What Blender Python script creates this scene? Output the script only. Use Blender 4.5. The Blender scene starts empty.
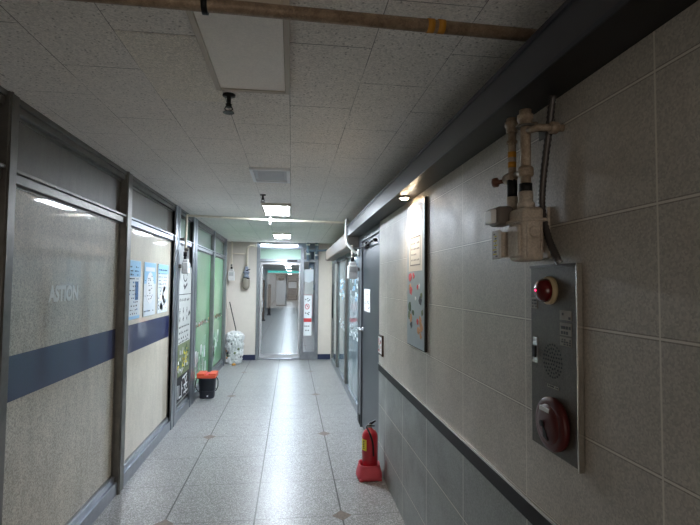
import bpy, bmesh, math, random
from mathutils import Vector, Matrix
random.seed(7)
SC = bpy.context.scene
COL = SC.collection
PI = math.pi

# ---------------------------------------------------------------- camera
F, YAW, PITCH, ROLL, H = 468.77, .123664, .045313, .009395, 1.6172
cy, sy, cp, sp = math.cos(YAW), math.sin(YAW), math.cos(PITCH), math.sin(PITCH)
fw = Vector((sy*cp, cy*cp, sp)); rt = Vector((cy, -sy, 0)); up = rt.cross(fw)
c_, s_ = math.cos(ROLL), math.sin(ROLL)
rt, up = rt*c_+up*s_, up*c_-rt*s_
cam_d = bpy.data.cameras.new('camera'); cam = bpy.data.objects.new('camera', cam_d); COL.objects.link(cam)
cam.matrix_world = Matrix(((rt.x, up.x, -fw.x, 0), (rt.y, up.y, -fw.y, 0), (rt.z, up.z, -fw.z, H), (0, 0, 0, 1)))
cam_d.sensor_fit = 'HORIZONTAL'; cam_d.sensor_width = 36; cam_d.lens = 36*F/700
cam_d.clip_start = .02; cam_d.clip_end = 200
SC.camera = cam

# ---------------------------------------------------------------- light and exposure
SC.view_settings.view_transform = 'Standard'; SC.view_settings.look = 'None'
SC.view_settings.gamma = 1; SC.view_settings.use_curve_mapping = False
SC.view_settings.exposure = 1.38
w = bpy.data.worlds.new('world'); SC.world = w; w.use_nodes = True
w.node_tree.nodes['Background'].inputs[0].default_value = (.6, .7, .8, 1)
w.node_tree.nodes['Background'].inputs[1].default_value = .1
PANEL_COOL = 56.0          # the lit ceiling panels of the corridor
PANEL_FAR = 26.0           # the panels of the corridor beyond the door
FILL_PANEL = 1  # glow of an unseen warm panel added for fill light
FILL_PANE = .8        # glowing pane added behind camera as fill         # warm panel is added fill too
SPOT_W = 14

def area(name, loc, sx, sy_, power, color, rot=(0, 0, 0)):
    d = bpy.data.lights.new(name, 'AREA'); d.shape = 'RECTANGLE'; d.size = sx; d.size_y = sy_
    d.energy = power; d.color = color
    o = bpy.data.objects.new(name, d); COL.objects.link(o); o.location = loc; o.rotation_euler = rot
    return o

# ---------------------------------------------------------------- materials
def lin(c):
    return tuple(((v/255)/12.92 if v/255 <= .04045 else ((v/255+.055)/1.055)**2.4) for v in c)
MATS = {}
def mat(name, rgb, rough=.6, metal=0., noise=0., nscale=60., fine=0., bump=0., bscale=80., emit=None, estr=0., coat=0., trans=0., alpha=1., ior=1.45, rgb2=None, spec=.5):
    if name in MATS: return MATS[name]
    m = bpy.data.materials.new(name); m.use_nodes = True; MATS[name] = m
    nt = m.node_tree; N = nt.nodes; L = nt.links; b = N['Principled BSDF']
    col = lin(rgb)
    b.inputs['Base Color'].default_value = (*col, 1); b.inputs['Roughness'].default_value = rough
    b.inputs['Metallic'].default_value = metal; b.inputs['Coat Weight'].default_value = coat
    b.inputs['Coat Roughness'].default_value = .04
    b.inputs['Specular IOR Level'].default_value = spec
    b.inputs['Transmission Weight'].default_value = trans; b.inputs['IOR'].default_value = ior
    b.inputs['Alpha'].default_value = alpha
    tc = N.new('ShaderNodeTexCoord'); src = tc.outputs['Object']
    last = None
    if noise or rgb2:
        n = N.new('ShaderNodeTexNoise'); n.inputs['Scale'].default_value = nscale; n.inputs['Detail'].default_value = 6
        n.inputs['Roughness'].default_value = .65
        L.new(src, n.inputs['Vector'])
        r = N.new('ShaderNodeMapRange'); r.inputs['From Min'].default_value = .3; r.inputs['From Max'].default_value = .7
        L.new(n.outputs[0], r.inputs['Value'])
        mx = N.new('ShaderNodeMix'); mx.data_type = 'RGBA'
        L.new(r.outputs[0], mx.inputs['Factor'])
        c2 = lin(rgb2) if rgb2 else tuple(v*(1-noise) for v in col)
        c1 = col if rgb2 else tuple(min(1, v*(1+noise)) for v in col)
        mx.inputs['A'].default_value = (*c1, 1); mx.inputs['B'].default_value = (*c2, 1)
        last = mx.outputs['Result']
    if fine:
        last = add_fine(nt, src, last, col, fine)
    if last: L.new(last, b.inputs['Base Color'])
    if bump:
        n = N.new('ShaderNodeTexNoise'); n.inputs['Scale'].default_value = bscale; n.inputs['Detail'].default_value = 4
        L.new(src, n.inputs['Vector'])
        bp = N.new('ShaderNodeBump'); bp.inputs['Strength'].default_value = bump; bp.inputs['Distance'].default_value = .01
        L.new(n.outputs[0], bp.inputs['Height']); L.new(bp.outputs[0], b.inputs['Normal'])
    if emit:
        b.inputs['Emission Color'].default_value = (*lin(emit), 1); b.inputs['Emission Strength'].default_value = estr
    return m

def add_fine(nt, src, last, col, amt, scale=230.):
    """grainy speckle: small random cells brighten and darken the colour"""
    N, L = nt.nodes, nt.links
    v = N.new('ShaderNodeTexVoronoi'); v.inputs['Scale'].default_value = scale; L.new(src, v.inputs['Vector'])
    sx = N.new('ShaderNodeSeparateColor'); L.new(v.outputs['Color'], sx.inputs[0])
    r = N.new('ShaderNodeMapRange'); r.inputs['To Min'].default_value = 1-amt; r.inputs['To Max'].default_value = 1+amt
    L.new(sx.outputs[0], r.inputs['Value'])
    vm = N.new('ShaderNodeVectorMath'); vm.operation = 'SCALE'
    if last: L.new(last, vm.inputs[0])
    else: vm.inputs[0].default_value = col
    L.new(r.outputs[0], vm.inputs['Scale'])
    return vm.outputs[0]

class G:
    """tiny node maths helper"""
    def __init__(s, name, rough=.5):
        s.m = bpy.data.materials.new(name); s.m.use_nodes = True; MATS[name] = s.m
        s.nt = s.m.node_tree; s.N = s.nt.nodes; s.L = s.nt.links; s.b = s.N['Principled BSDF']
        s.b.inputs['Roughness'].default_value = rough
        s.src = s.N.new('ShaderNodeTexCoord').outputs['Object']
        sep = s.N.new('ShaderNodeSeparateXYZ'); s.L.new(s.src, sep.inputs[0]); s.x, s.y, s.z = sep.outputs
    def math(s, op, a, b_=None, c=None):
        n = s.N.new('ShaderNodeMath'); n.operation = op
        for i, v in enumerate((a, b_, c)):
            if v is None: continue
            if isinstance(v, (int, float)): n.inputs[i].default_value = v
            else: s.L.new(v, n.inputs[i])
        return n.outputs[0]
    def dist(s, v, off, per):
        """distance of v to the nearest line off + k*per"""
        return s.math('PINGPONG', s.math('SUBTRACT', v, off), per/2)
    def noise(s, scale, detail=5, rough=.6):
        n = s.N.new('ShaderNodeTexNoise'); n.inputs['Scale'].default_value = scale
        n.inputs['Detail'].default_value = detail; n.inputs['Roughness'].default_value = rough
        s.L.new(s.src, n.inputs['Vector']); return n.outputs[0]
    def ramp(s, v, a, b_, lo=0., hi=1.):
        n = s.N.new('ShaderNodeMapRange'); s.L.new(v, n.inputs['Value'])
        n.inputs['From Min'].default_value = a; n.inputs['From Max'].default_value = b_
        n.inputs['To Min'].default_value = lo; n.inputs['To Max'].default_value = hi
        return n.outputs[0]
    def mix(s, f, A, B):
        n = s.N.new('ShaderNodeMix'); n.data_type = 'RGBA'
        if isinstance(f, float): n.inputs['Factor'].default_value = f
        else: s.L.new(f, n.inputs['Factor'])
        for k, v in (('A', A), ('B', B)):
            if isinstance(v, tuple): n.inputs[k].default_value = (*lin(v), 1)
            else: s.L.new(v, n.inputs[k])
        return n.outputs['Result']
    def out(s, colr, rough=None, height=None, bs=.3, bd=.004):
        s.L.new(colr, s.b.inputs['Base Color'])
        if rough is not None: s.L.new(rough, s.b.inputs['Roughness'])
        if height is not None:
            bp = s.N.new('ShaderNodeBump'); bp.inputs['Strength'].default_value = bs; bp.inputs['Distance'].default_value = bd
            s.L.new(height, bp.inputs['Height']); s.L.new(bp.outputs[0], s.b.inputs['Normal'])
        return s.m

def floor_material():
    g = G('speckled_terrazzo_tile')
    gx = g.dist(g.x, -.2265, .6); gy = g.dist(g.y, .332, .6)
    base = g.mix(g.ramp(g.noise(2.2), .2, .8), (138, 137, 134), (130, 130, 128))
    v = g.N.new('ShaderNodeTexVoronoi'); v.inputs['Scale'].default_value = 170; g.L.new(g.src, v.inputs['Vector'])
    sc = g.N.new('ShaderNodeSeparateColor'); g.L.new(v.outputs['Color'], sc.inputs[0])
    sp1 = g.math('GREATER_THAN', sc.outputs[0], .72)
    sp2 = g.math('LESS_THAN', sc.outputs[1], .22)
    c = g.mix(g.math('MULTIPLY', sp1, .55), base, (70, 70, 72))
    c = g.mix(g.math('MULTIPLY', sp2, .35), c, (228, 230, 232))
    # dirt stains of their own shape
    st = g.ramp(g.noise(1.6, 9, .75), .58, .80, 0, .55)
    c = g.mix(st, c, (112, 100, 86))
    # dirty strip along the two walls
    # grout
    ln = g.math('LESS_THAN', gx, .0055)
    brk = g.ramp(g.noise(6), .36, .48)
    cl = g.math('MULTIPLY', g.math('LESS_THAN', gy, .0036), g.math('MULTIPLY', brk, .75))
    c = g.mix(g.math('MULTIPLY', ln, .92), c, (40, 38, 36))
    c = g.mix(cl, c, (62, 60, 58))
    # brown diamond inlays at every second column, third row
    dx = g.dist(g.x, -.8265, 1.2); dy = g.dist(g.y, 3.332, 1.8)
    dm = g.math('LESS_THAN', g.math('ADD', dx, dy), .072)
    dc = g.mix(g.ramp(g.noise(60), .35, .65), (118, 100, 84), (78, 66, 58))
    c = g.mix(dm, c, dc)
    r = g.ramp(g.noise(5), .2, .8, .30, .36)
    return g.out(c, r)

def ceiling_material():
    g = G('perforated_ceiling_tile', .85)
    # tiles 0.3 wide in x, 0.6 long in y, every second column shifted by half a tile
    row = g.math('FLOOR', g.math('DIVIDE', g.math('SUBTRACT', g.x, -.02), .3))
    par = g.math('PINGPONG', row, 1.)
    yo = g.math('SUBTRACT', g.y, g.math('MULTIPLY', par, .3))
    dy = g.dist(yo, .46, .6); dx = g.dist(g.x, -.02, .3)
    per = g.noise(3.0)
    base = g.mix(g.ramp(g.noise(1.2), .3, .7), (240, 235, 229), (228, 223, 216))
    v = g.N.new('ShaderNodeTexVoronoi'); v.inputs['Scale'].default_value = 62; g.L.new(g.src, v.inputs['Vector'])
    sc = g.N.new('ShaderNodeSeparateColor'); g.L.new(v.outputs['Color'], sc.inputs[0])
    hole = g.math('MULTIPLY', g.math('LESS_THAN', v.outputs['Distance'], .26), g.math('GREATER_THAN', sc.outputs[0], .55))
    c = g.mix(g.math('MULTIPLY', hole, .42), base, (70, 62, 56))
    jx = g.math('MULTIPLY', g.math('LESS_THAN', dx, .0014), g.ramp(per, .35, .6, .15, .85))
    jy = g.math('MULTIPLY', g.math('LESS_THAN', dy, .0018), g.ramp(g.noise(4.3), .38, .58, .1, .9))
    c = g.mix(g.math('MAXIMUM', jx, jy), c, (52, 46, 42))
    c2 = add_fine(g.nt, g.src, c, None, .16, 170)
    return g.out(c2)

def wall_tile_material(name, ca, cb, z0, pz, rough=.4):
    g = G(name, rough)
    dy = g.dist(g.y, .92, .583); dz = g.dist(g.z, z0, pz)
    base = g.mix(g.ramp(g.noise(3.5, 7, .7), .3, .7), ca, cb)
    c = add_fine(g.nt, g.src, base, None, .17, 200)
    jt = g.math('MAXIMUM', g.math('LESS_THAN', dy, .0026), g.math('LESS_THAN', dz, .0026))
    dark = g.math('MULTIPLY', g.math('LESS_THAN', g.math('ABSOLUTE', g.math('SUBTRACT', dz, .0042)), .0014), .45)
    c = g.mix(dark, c, (58, 52, 46))
    c = g.mix(g.math('MULTIPLY', jt, .8), c, (226, 220, 208))
    return g.out(c, g.ramp(g.noise(6), .3, .7, rough-.06, rough+.12))

def film_material(name, ca, cb, rough=.08, fine=.2):
    """frosted film stuck on the back of glass: matt mottled film under a clear glossy coat"""
    g = G(name, .5)
    n = g.N.new('ShaderNodeTexNoise'); n.inputs['Scale'].default_value = 5; n.inputs['Detail'].default_value = 9
    n.inputs['Roughness'].default_value = .75
    mp = g.N.new('ShaderNodeMapping'); mp.inputs['Scale'].default_value = (1, 1.6, .6); g.L.new(g.src, mp.inputs[0]); g.L.new(mp.outputs[0], n.inputs['Vector'])
    base = g.mix(g.ramp(n.outputs[0], .3, .7), ca, cb)
    c = add_fine(g.nt, g.src, base, None, fine, 150)
    g.b.inputs['Coat Weight'].default_value = 1; g.b.inputs['Coat Roughness'].default_value = rough
    g.b.inputs['Coat IOR'].default_value = 1.5
    return g.out(c)

def glass_mat():
    g = G('clear_glass', .02)
    nt = g.nt; N = g.N; L = g.L
    N.remove(g.b)
    o = N['Material Output']; t = N.new('ShaderNodeBsdfTransparent'); t.inputs[0].default_value = (.94, .96, .96, 1)
    gl = N.new('ShaderNodeBsdfGlossy'); gl.inputs['Roughness'].default_value = .03
    fr = N.new('ShaderNodeFresnel'); fr.inputs[0].default_value = 1.5
    mx = N.new('ShaderNodeMixShader'); L.new(fr.outputs[0], mx.inputs[0]); L.new(t.outputs[0], mx.inputs[1]); L.new(gl.outputs[0], mx.inputs[2])
    L.new(mx.outputs[0], o.inputs[0]); return g.m

FLOOR = floor_material(); CEIL = ceiling_material()
TILE_UP = wall_tile_material('grey_beige_wall_tile', (194, 187, 176), (174, 167, 157), .92, .2925)
TILE_LOW = wall_tile_material('dark_grey_wall_tile', (146, 149, 145), (124, 127, 123), .56, .33)
FILM = film_material('speckled_grey_film', (200, 194, 178), (166, 160, 146), .03, .32)
FILM_LIGHT = film_material('pale_beige_film', (222, 213, 194), (200, 192, 174), .05, .10)
FILM_TOP = film_material('dull_brown_glass_film', (92, 88, 80), (70, 66, 60), .06, .12)
NAVY = film_material('navy_film', (28, 38, 86), (22, 30, 70), .06, .12)
GREEN = film_material('green_film', (112, 172, 122), (98, 156, 110), .08, .10)
GREEN_TOP = film_material('dull_green_film', (96, 132, 104), (80, 112, 92), .08, .12)
BLUEGLASS = film_material('blue_grey_film', (108, 134, 142), (88, 112, 122), .06, .10)
GLASS = glass_mat()
ALU = mat('brushed_aluminium', (150, 155, 162), .32, .85, noise=.12, nscale=14)
ALU_DULL = mat('dull_aluminium', (120, 118, 114), .42, .7, noise=.22, nscale=9)
ALU_BRIGHT = mat('bright_aluminium', (206, 210, 214), .25, .7, noise=.06, nscale=20)
BLACK = mat('black_rubber', (18, 18, 18), .6)
BLACK_METAL = mat('black_metal', (22, 22, 24), .4, .4)
DARKBOX = mat('dark_brown_steel', (54, 52, 52), .32, .8, noise=.1, nscale=6)
DARKSTEEL = mat('dark_blue_grey_steel', (62, 66, 74), .38, .35, noise=.08, nscale=4)
TRIMBLACK = mat('black_polished_tile', (16, 15, 16), .5, 0, noise=.25, nscale=20, spec=.2)
WALLPAINT = mat('cream_wall_paint', (210, 202, 192), .8, noise=.03, nscale=8, fine=.03)
NAVYBASE = mat('navy_skirting', (40, 48, 76), .5)
PIPE_RUST = mat('rusty_brown_pipe_paint', (176, 154, 130), .5, .1, rgb2=(118, 98, 80), nscale=22, fine=.15)
PIPE_BEIGE = mat('worn_beige_pipe_paint', (184, 168, 148), .45, .1, rgb2=(128, 110, 92), nscale=30, fine=.12)
PIPE_CREAM = mat('cream_pipe_paint', (228, 218, 200), .45, .1, noise=.08, nscale=20)
ORANGE = mat('orange_label', (196, 138, 44), .5)
METER_BODY = mat('beige_meter_casting', (214, 204, 190), .5, .05, rgb2=(176, 162, 146), nscale=24, fine=.12)
METER_WHITE = mat('pale_grey_meter_casting', (206, 206, 204), .45, noise=.08, nscale=40)
WHITE = mat('white_plastic', (225, 225, 222), .4, noise=.03)
PAPER = mat('white_paper', (222, 224, 224), .7, noise=.03)
OFFPANEL = mat('unlit_diffuser', (246, 238, 228), .45, noise=.03, nscale=20, fine=.05)
FRAMECREAM = mat('cream_lamp_frame', (196, 186, 172), .5)
GREYMETAL = mat('grey_conduit', (84, 80, 78), .42, .4)
PLATE = mat('grey_steel_plate', (82, 76, 68), .45, .15, noise=.15, nscale=40, fine=.25)
EDGE = mat('bright_steel_edge', (190, 186, 178), .22, .9)
REDLENS = mat('dark_red_lens', (92, 14, 16), .22, coat=.4)
BELLRED = mat('dull_red_bell_paint', (84, 30, 30), .45, noise=.12, nscale=20)
CREAMRING = mat('cream_ring', (196, 178, 140), .45)
EXT_RED = mat('fire_extinguisher_red', (168, 30, 44), .34, coat=.25)
STAND_RED = mat('faded_red_plastic', (196, 76, 88), .6, noise=.06, nscale=30)
YELLOW = mat('yellow_label', (222, 206, 60), .5)
BUCKET = mat('dark_navy_plastic', (40, 44, 54), .5, noise=.12)
LID = mat('orange_red_plastic', (214, 88, 60), .5)
INK = mat('black_ink', (34, 36, 40), .6)
INKBLUE = mat('blue_ink', (60, 104, 150), .6)
SKYBLUE = mat('sky_blue_print', (146, 192, 222), .5, noise=.06)
PALEBLUE = mat('pale_blue_print', (206, 214, 218), .5, noise=.04)
REDINK = mat('red_ink', (202, 66, 70), .6)
GREENINK = mat('leaf_green_print', (84, 102, 68), .6, rgb2=(124, 130, 96), nscale=70)
DARKGREENINK = mat('dark_green_print', (62, 86, 58), .6)
TAN = mat('tan_print', (196, 148, 104), .6)
SIGNBG = mat('grey_white_print', (186, 188, 184), .5, noise=.03)
POSTERBG = mat('grey_blue_print', (150, 162, 170), .35, noise=.10, nscale=6)
POSTERTOP = mat('cream_print', (214, 206, 190), .4)
GREYPRINT = mat('grey_print', (170, 172, 170), .6)
PINK = mat('pink_board', (206, 168, 170), .6)
TURQ = mat('turquoise_board', (92, 196, 190), .5, emit=(60, 190, 185), estr=.35)  # faint emission added to brighten the dim board, which is no lamp
LIGHTGREY = mat('light_grey_paint', (176, 180, 184), .5, noise=.04)
DARKGREY = mat('dark_grey_board', (42, 46, 56), .5)
BEIGESTEEL = mat('beige_shutter_steel', (112, 98, 86), .5, .05, noise=.1, nscale=8)
BAG = mat('white_plastic_bag', (200, 202, 200), .28, noise=.14, nscale=18, bump=1.0, bscale=28, coat=.3)
TRANSOM = mat('frosted_green_white_glass', (206, 230, 214), .9, trans=.55, ior=1.2)
GLOWP = mat('lit_diffuser', (240, 245, 250), .5, emit=(228, 238, 250), estr=PANEL_COOL)
GLOWF = mat('lit_far_diffuser', (240, 245, 250), .5, emit=(226, 240, 255), estr=PANEL_FAR)
GLOW_FILL = mat('warm_fill_diffuser', (250, 240, 225), .5, emit=(255, 226, 190), estr=FILL_PANEL)
BULB = mat('downlight_bulb', (255, 235, 210), .5, emit=(255, 222, 180), estr=30)
LED = mat('red_glowing_led', (255, 40, 80), .5, emit=(255, 40, 90), estr=2.5)
TUBE = mat('lit_tube', (240, 245, 250), .5, emit=(230, 240, 255), estr=20)
BLUEPIPE = mat('blue_grey_duct', (120, 138, 156), .5, .2)

# ---------------------------------------------------------------- mesh builder
class MB:
    def __init__(s): s.bm = bmesh.new(); s.mi = 0
    def _tag(s, fs, smooth=False):
        for f in fs:
            f.material_index = s.mi; f.smooth = smooth
    def m(s, i): s.mi = i; return s
    def box(s, x0, x1, y0, y1, z0, z1, bev=0., seg=2):
        a = [s.bm.verts.new((x, y, z)) for x in sorted((x0, x1)) for y in sorted((y0, y1)) for z in sorted((z0, z1))]
        q = [(0, 1, 3, 2), (4, 6, 7, 5), (0, 4, 5, 1), (2, 3, 7, 6), (0, 2, 6, 4), (1, 5, 7, 3)]
        fs = [s.bm.faces.new([a[i] for i in k]) for k in q]
        s._tag(fs)
        if bev:
            es = list({e for f in fs for e in f.edges})
            r = bmesh.ops.bevel(s.bm, geom=es, offset=bev, segments=seg, affect='EDGES', profile=.5)
            s._tag(r['faces'], True)
        return s
    def tube(s, pts, r, n=12, cap=True):
        pts = [Vector(p) for p in pts]
        rs = r if isinstance(r, (list, tuple)) else [r]*len(pts)
        rings = []; prev = None
        for i, p in enumerate(pts):
            if i == 0: t = pts[1]-p
            elif i == len(pts)-1: t = p-pts[i-1]
            else: t = (pts[i+1]-p).normalized()+(p-pts[i-1]).normalized()
            if t.length < 1e-9: t = Vector((0, 0, 1))
            t.normalize()
            if prev is None:
                u = t.cross(Vector((0, 0, 1)))
                if u.length < .1: u = t.cross(Vector((0, 1, 0)))
            else: u = prev-t*prev.dot(t)
            u.normalize(); prev = u; v = t.cross(u)
            rings.append([s.bm.verts.new(p+(u*math.cos(2*PI*k/n)+v*math.sin(2*PI*k/n))*rs[i]) for k in range(n)])
        fs = []
        for a, b in zip(rings, rings[1:]):
            for k in range(n): fs.append(s.bm.faces.new((a[k], a[(k+1) % n], b[(k+1) % n], b[k])))
        s._tag(fs, True)
        if cap: s._tag([s.bm.faces.new(rings[0][::-1]), s.bm.faces.new(rings[-1])])
        return s
    def cyl(s, a, b, r, n=16): return s.tube([a, b], r, n)
    def lathe(s, c, axis, prof, n=24):
        """prof = list of (radius, distance along axis)"""
        c = Vector(c); ax = Vector(axis).normalized()
        u = ax.cross(Vector((0, 0, 1)))
        if u.length < .1: u = Vector((1, 0, 0))
        u.normalize(); v = ax.cross(u); rings = []
        for r, h in prof:
            r = max(r, .0004)
            rings.append([s.bm.verts.new(c+ax*h+(u*math.cos(2*PI*k/n)+v*math.sin(2*PI*k/n))*r) for k in range(n)])
        fs = []
        for a, b in zip(rings, rings[1:]):
            for k in range(n): fs.append(s.bm.faces.new((a[k], a[(k+1) % n], b[(k+1) % n], b[k])))
        s._tag(fs, True)
        s._tag([s.bm.faces.new(rings[0][::-1]), s.bm.faces.new(rings[-1])])
        return s
    def prism(s, pts, d):
        """polygon pts extruded along vector d"""
        d = Vector(d); a = [s.bm.verts.new(p) for p in pts]; b = [s.bm.verts.new(Vector(p)+d) for p in pts]
        n = len(a); fs = [s.bm.faces.new(a[::-1]), s.bm.faces.new(b)]
        for k in range(n): fs.append(s.bm.faces.new((a[k], a[(k+1) % n], b[(k+1) % n], b[k])))
        s._tag(fs); return s
    def build(s, name, mats, parent=None, shift=None):
        bmesh.ops.recalc_face_normals(s.bm, faces=s.bm.faces[:])
        me = bpy.data.meshes.new(name); s.bm.to_mesh(me); s.bm.free()
        for m_ in (mats if isinstance(mats, (list, tuple)) else [mats]): me.materials.append(m_)
        o = bpy.data.objects.new(name, me); COL.objects.link(o)
        if parent is not None:
            off = Vector((0, 0, 0)); q = parent
            while q is not None: off += q.location; q = q.parent
            me.transform(Matrix.Translation(-off)); o.parent = parent
        elif shift is not None:
            me.transform(Matrix.Translation(-Vector(shift))); o.location = shift
        return o

def thing(name, label, cat, loc=(0, 0, 0), group=None):
    o = bpy.data.objects.new(name, None); COL.objects.link(o); o.location = loc; o.empty_display_size = .05
    o['label'] = label; o['category'] = cat
    if group: o['group'] = group
    return o
def tag(o, label, cat, group=None):
    o['label'] = label; o['category'] = cat
    if group: o['group'] = group
    return o
def struct(o, label=None, cat=None):
    o['kind'] = 'structure'
    o['label'] = label or o.name; o['category'] = cat or o.name.split('_')[0]
    return o
def sthing(name, label, cat, loc=(0, 0, 0)):
    o = thing(name, label, cat, loc); o['kind'] = 'structure'; return o

# ================================================================ SETTING
YB = 10.1       # wall with the glass door
XL, XR = -1.30, .785
ZC = 2.48
struct(MB().box(-2.0, 1.9, -4.0, 46.2, -.1, 0).build('floor', FLOOR), 'speckled grey terrazzo tile floor with small brown diamond inlays', 'floor')
struct(MB().box(-2.0, 1.9, -4.0, 46.2, ZC, ZC+.08).build('ceiling', CEIL), 'off-white perforated tile ceiling with staggered joints', 'ceiling')

t = sthing('window_11', 'added glowing fill pane behind the viewer, out of view', 'window', (-.25, -4, 0))  # framed glowing pane added out of view to light the near surfaces
MB().box(-1.25, .72, -4.0, -3.985, .35, 2.2).build('added_glow_pane', mat('daylight_pane', (250, 246, 240), .4, emit=(255, 242, 230), estr=FILL_PANE), t)
MB().box(-1.29, .76, -4.0, -3.96, .27, .35).box(-1.29, .76, -4.0, -3.96, 2.2, 2.28).box(-1.29, -1.25, -4.0, -3.96, .35, 2.2).box(.72, .76, -4.0, -3.96, .35, 2.2).box(-.29, -.24, -4.0, -3.96, .35, 2.2).build('frame', ALU, t)
# right tiled wall: lower dark tiles, upper grey tiles, separate ledge above
struct(MB().box(XR, 1.0, -4.0, 4.15, .92, 2.18).build('wall_right', TILE_UP), 'grey beige tiled upper wall on the right', 'wall')
struct(MB().box(XR, 1.0, -4.0, 4.15, 0, .85).build('wall_right_lower', TILE_LOW), 'darker grey tiled lower wall on the right', 'wall')
struct(MB().box(XR-.006, .99, -4.0, 4.15, .85, .912).m(1).box(XR-.010, .99, -4.0, 4.15, .912, .92).build('trim_1', [TRIMBLACK, EDGE]), 'black tile band with a thin bright strip along the right wall', 'trim')
struct(MB().box(1.0, 1.1, -4.0, 10.1, 0, ZC).build('wall_right_back', DARKSTEEL), 'dark wall behind the right shopfronts', 'wall')
struct(MB().box(-2.0, 1.9, -4.1, -4.0, 0, ZC).build('wall_rear', WALLPAINT), 'cream wall behind the viewer', 'wall')
struct(MB().box(-1.50, -1.42, -4.0, 10.1, 0, ZC).build('wall_left', ALU_DULL), 'dull backing behind the left shopfronts', 'wall')

# long dark shutter box over the right wall (gap above it)
t = sthing('trim_2', 'long dark steel housing above the tiled wall with a downlight in it', 'housing', (.65, -4, 2.18))
MB().box(.652, .995, -4.0, 5.55, 2.182, 2.30).build('housing_body', DARKBOX, t)
MB().box(.649, .652, -4.0, 5.55, 2.19, 2.286).build('fascia', mat('blue_grey_fascia_paint', (64, 66, 72), .38), t)
MB().box(.642, .65, -4.0, 5.55, 2.286, 2.30).build('top_lip', DARKSTEEL, t)
MB().box(.646, .652, -4.0, 5.55, 2.178, 2.19).build('bottom_lip', DARKSTEEL, t)

# ---- left shopfronts
XG = -1.335     # glass plane
def member(mb, y0, y1, z0, z1, x0=-1.385, x1=XL, bev=.004): mb.box(x0, x1, y0, y1, z0, z1, bev)
def bay(name, label, y0, y1, lo, hi, base=.14, rail=(2.075, 2.14), band=None, frame=ALU, film_low=None):
    t = sthing(name, label, 'window', (-1.34, (y0+y1)/2, 0))
    m = MB()
    member(m, y0, y1, 0, base-.04, x1=-1.292); member(m, y0, y1, base-.04, base, x1=-1.310)
    m.build('bottom_rail', ALU, t)
    m = MB(); member(m, y0, y1, rail[0], rail[1]-.018); member(m, y0, y1, rail[1]-.018, rail[1], x1=-1.285); m.build('middle_rail', frame, t)
    m = MB(); member(m, y0, y1, 2.41, 2.45); member(m, y0, y1, 2.45, ZC, x1=-1.29); m.build('top_rail', ALU_DULL, t)
    MB().box(XG-.012, XG, y0, y1, base, rail[0]).build('pane', lo, t)
    MB().box(XG-.012, XG, y0, y1, rail[1], 2.41).build('transom_pane', hi, t)
    m = MB(); d = .012
    for (a, b, q, r) in ((y0, y0+d, base, rail[0]), (y1-d, y1, base, rail[0]), (y0, y0+d, rail[1], 2.41), (y1-d, y1, rail[1], 2.41)): m.box(XG, XG+.008, a, b, q, r)
    m.box(XG, XG+.008, y0, y1, base, base+d); m.box(XG, XG+.008, y0, y1, rail[0]-d, rail[0]); m.box(XG, XG+.008, y0, y1, 2.395, 2.41)
    m.build('glazing_bead', ALU_DULL, t)
    if band: MB().box(XG, XG+.0015, y0+d, y1-d, band[0], band[1]).build('film_band', NAVY, t)
    return t
bay('window_1', 'left shopfront bay nearest the viewer, cut by the photo edge', .55, 2.27, FILM, FILM_TOP, band=(1.035, 1.255), frame=ALU_DULL)
w2 = bay('window_2', 'left shopfront bay of grey speckled film with navy band and faint letters', 2.35, 3.82, FILM, FILM_TOP, band=(1.035, 1.255), frame=ALU_DULL)
bay('window_3', 'left shopfront bay of pale film with navy band behind three posters', 3.94, 5.40, FILM_LIGHT, FILM_TOP, band=(1.02, 1.255))
bay('window_4', 'narrow left shopfront bay behind the tall white notice board', 5.62, 6.36, mat('grey_film', (150, 152, 150), .4), GREEN_TOP)
bay('window_5', 'left green film shopfront bay behind the bucket', 6.62, 8.0, GREEN, GREEN_TOP)
bay('window_6', 'left green film shopfront bay nearest the end wall', 8.10, 9.42, GREEN, GREEN_TOP)
bay('window_7', 'left shopfront bay beside the viewer', -4.0, .45, FILM, FILM_TOP, band=(1.035, 1.255), frame=ALU_DULL)
posts = [(.45, .55, 'post beside the viewer'), (2.27, 2.35, 'leftmost post in view'), (3.82, 3.94, 'broad dull post right of the faint letters'), (5.40, 5.62, 'double post left of the notice board'),
         (6.36, 6.62, 'post right of the notice board'), (8.0, 8.10, 'post between the two green bays'), (9.42, 9.56, 'corner post at the end wall')]
for i, (a, b, lb) in enumerate(posts):
    m = MB()
    if b-a > .15:
        member(m, a, a+(b-a)*.44, 0, ZC, x1=-1.282); member(m, b-(b-a)*.44, b, 0, ZC, x1=-1.282); member(m, a, b, 0, ZC, x1=-1.30, bev=0)
    else:
        member(m, a, b, 0, ZC, x1=-1.282); m.box(-1.282, -1.276, a+.01, a+.022, 0, ZC)
    struct(m.build('trim_%d' % (i+3), ALU_DULL if i < 3 else ALU), 'aluminium '+lb, 'post')
struct(MB().box(-1.42, -1.33, 9.56, YB, 0, ZC).build('wall_left_end', WALLPAINT), 'short cream wall beside the rubbish bag', 'wall')
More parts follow.
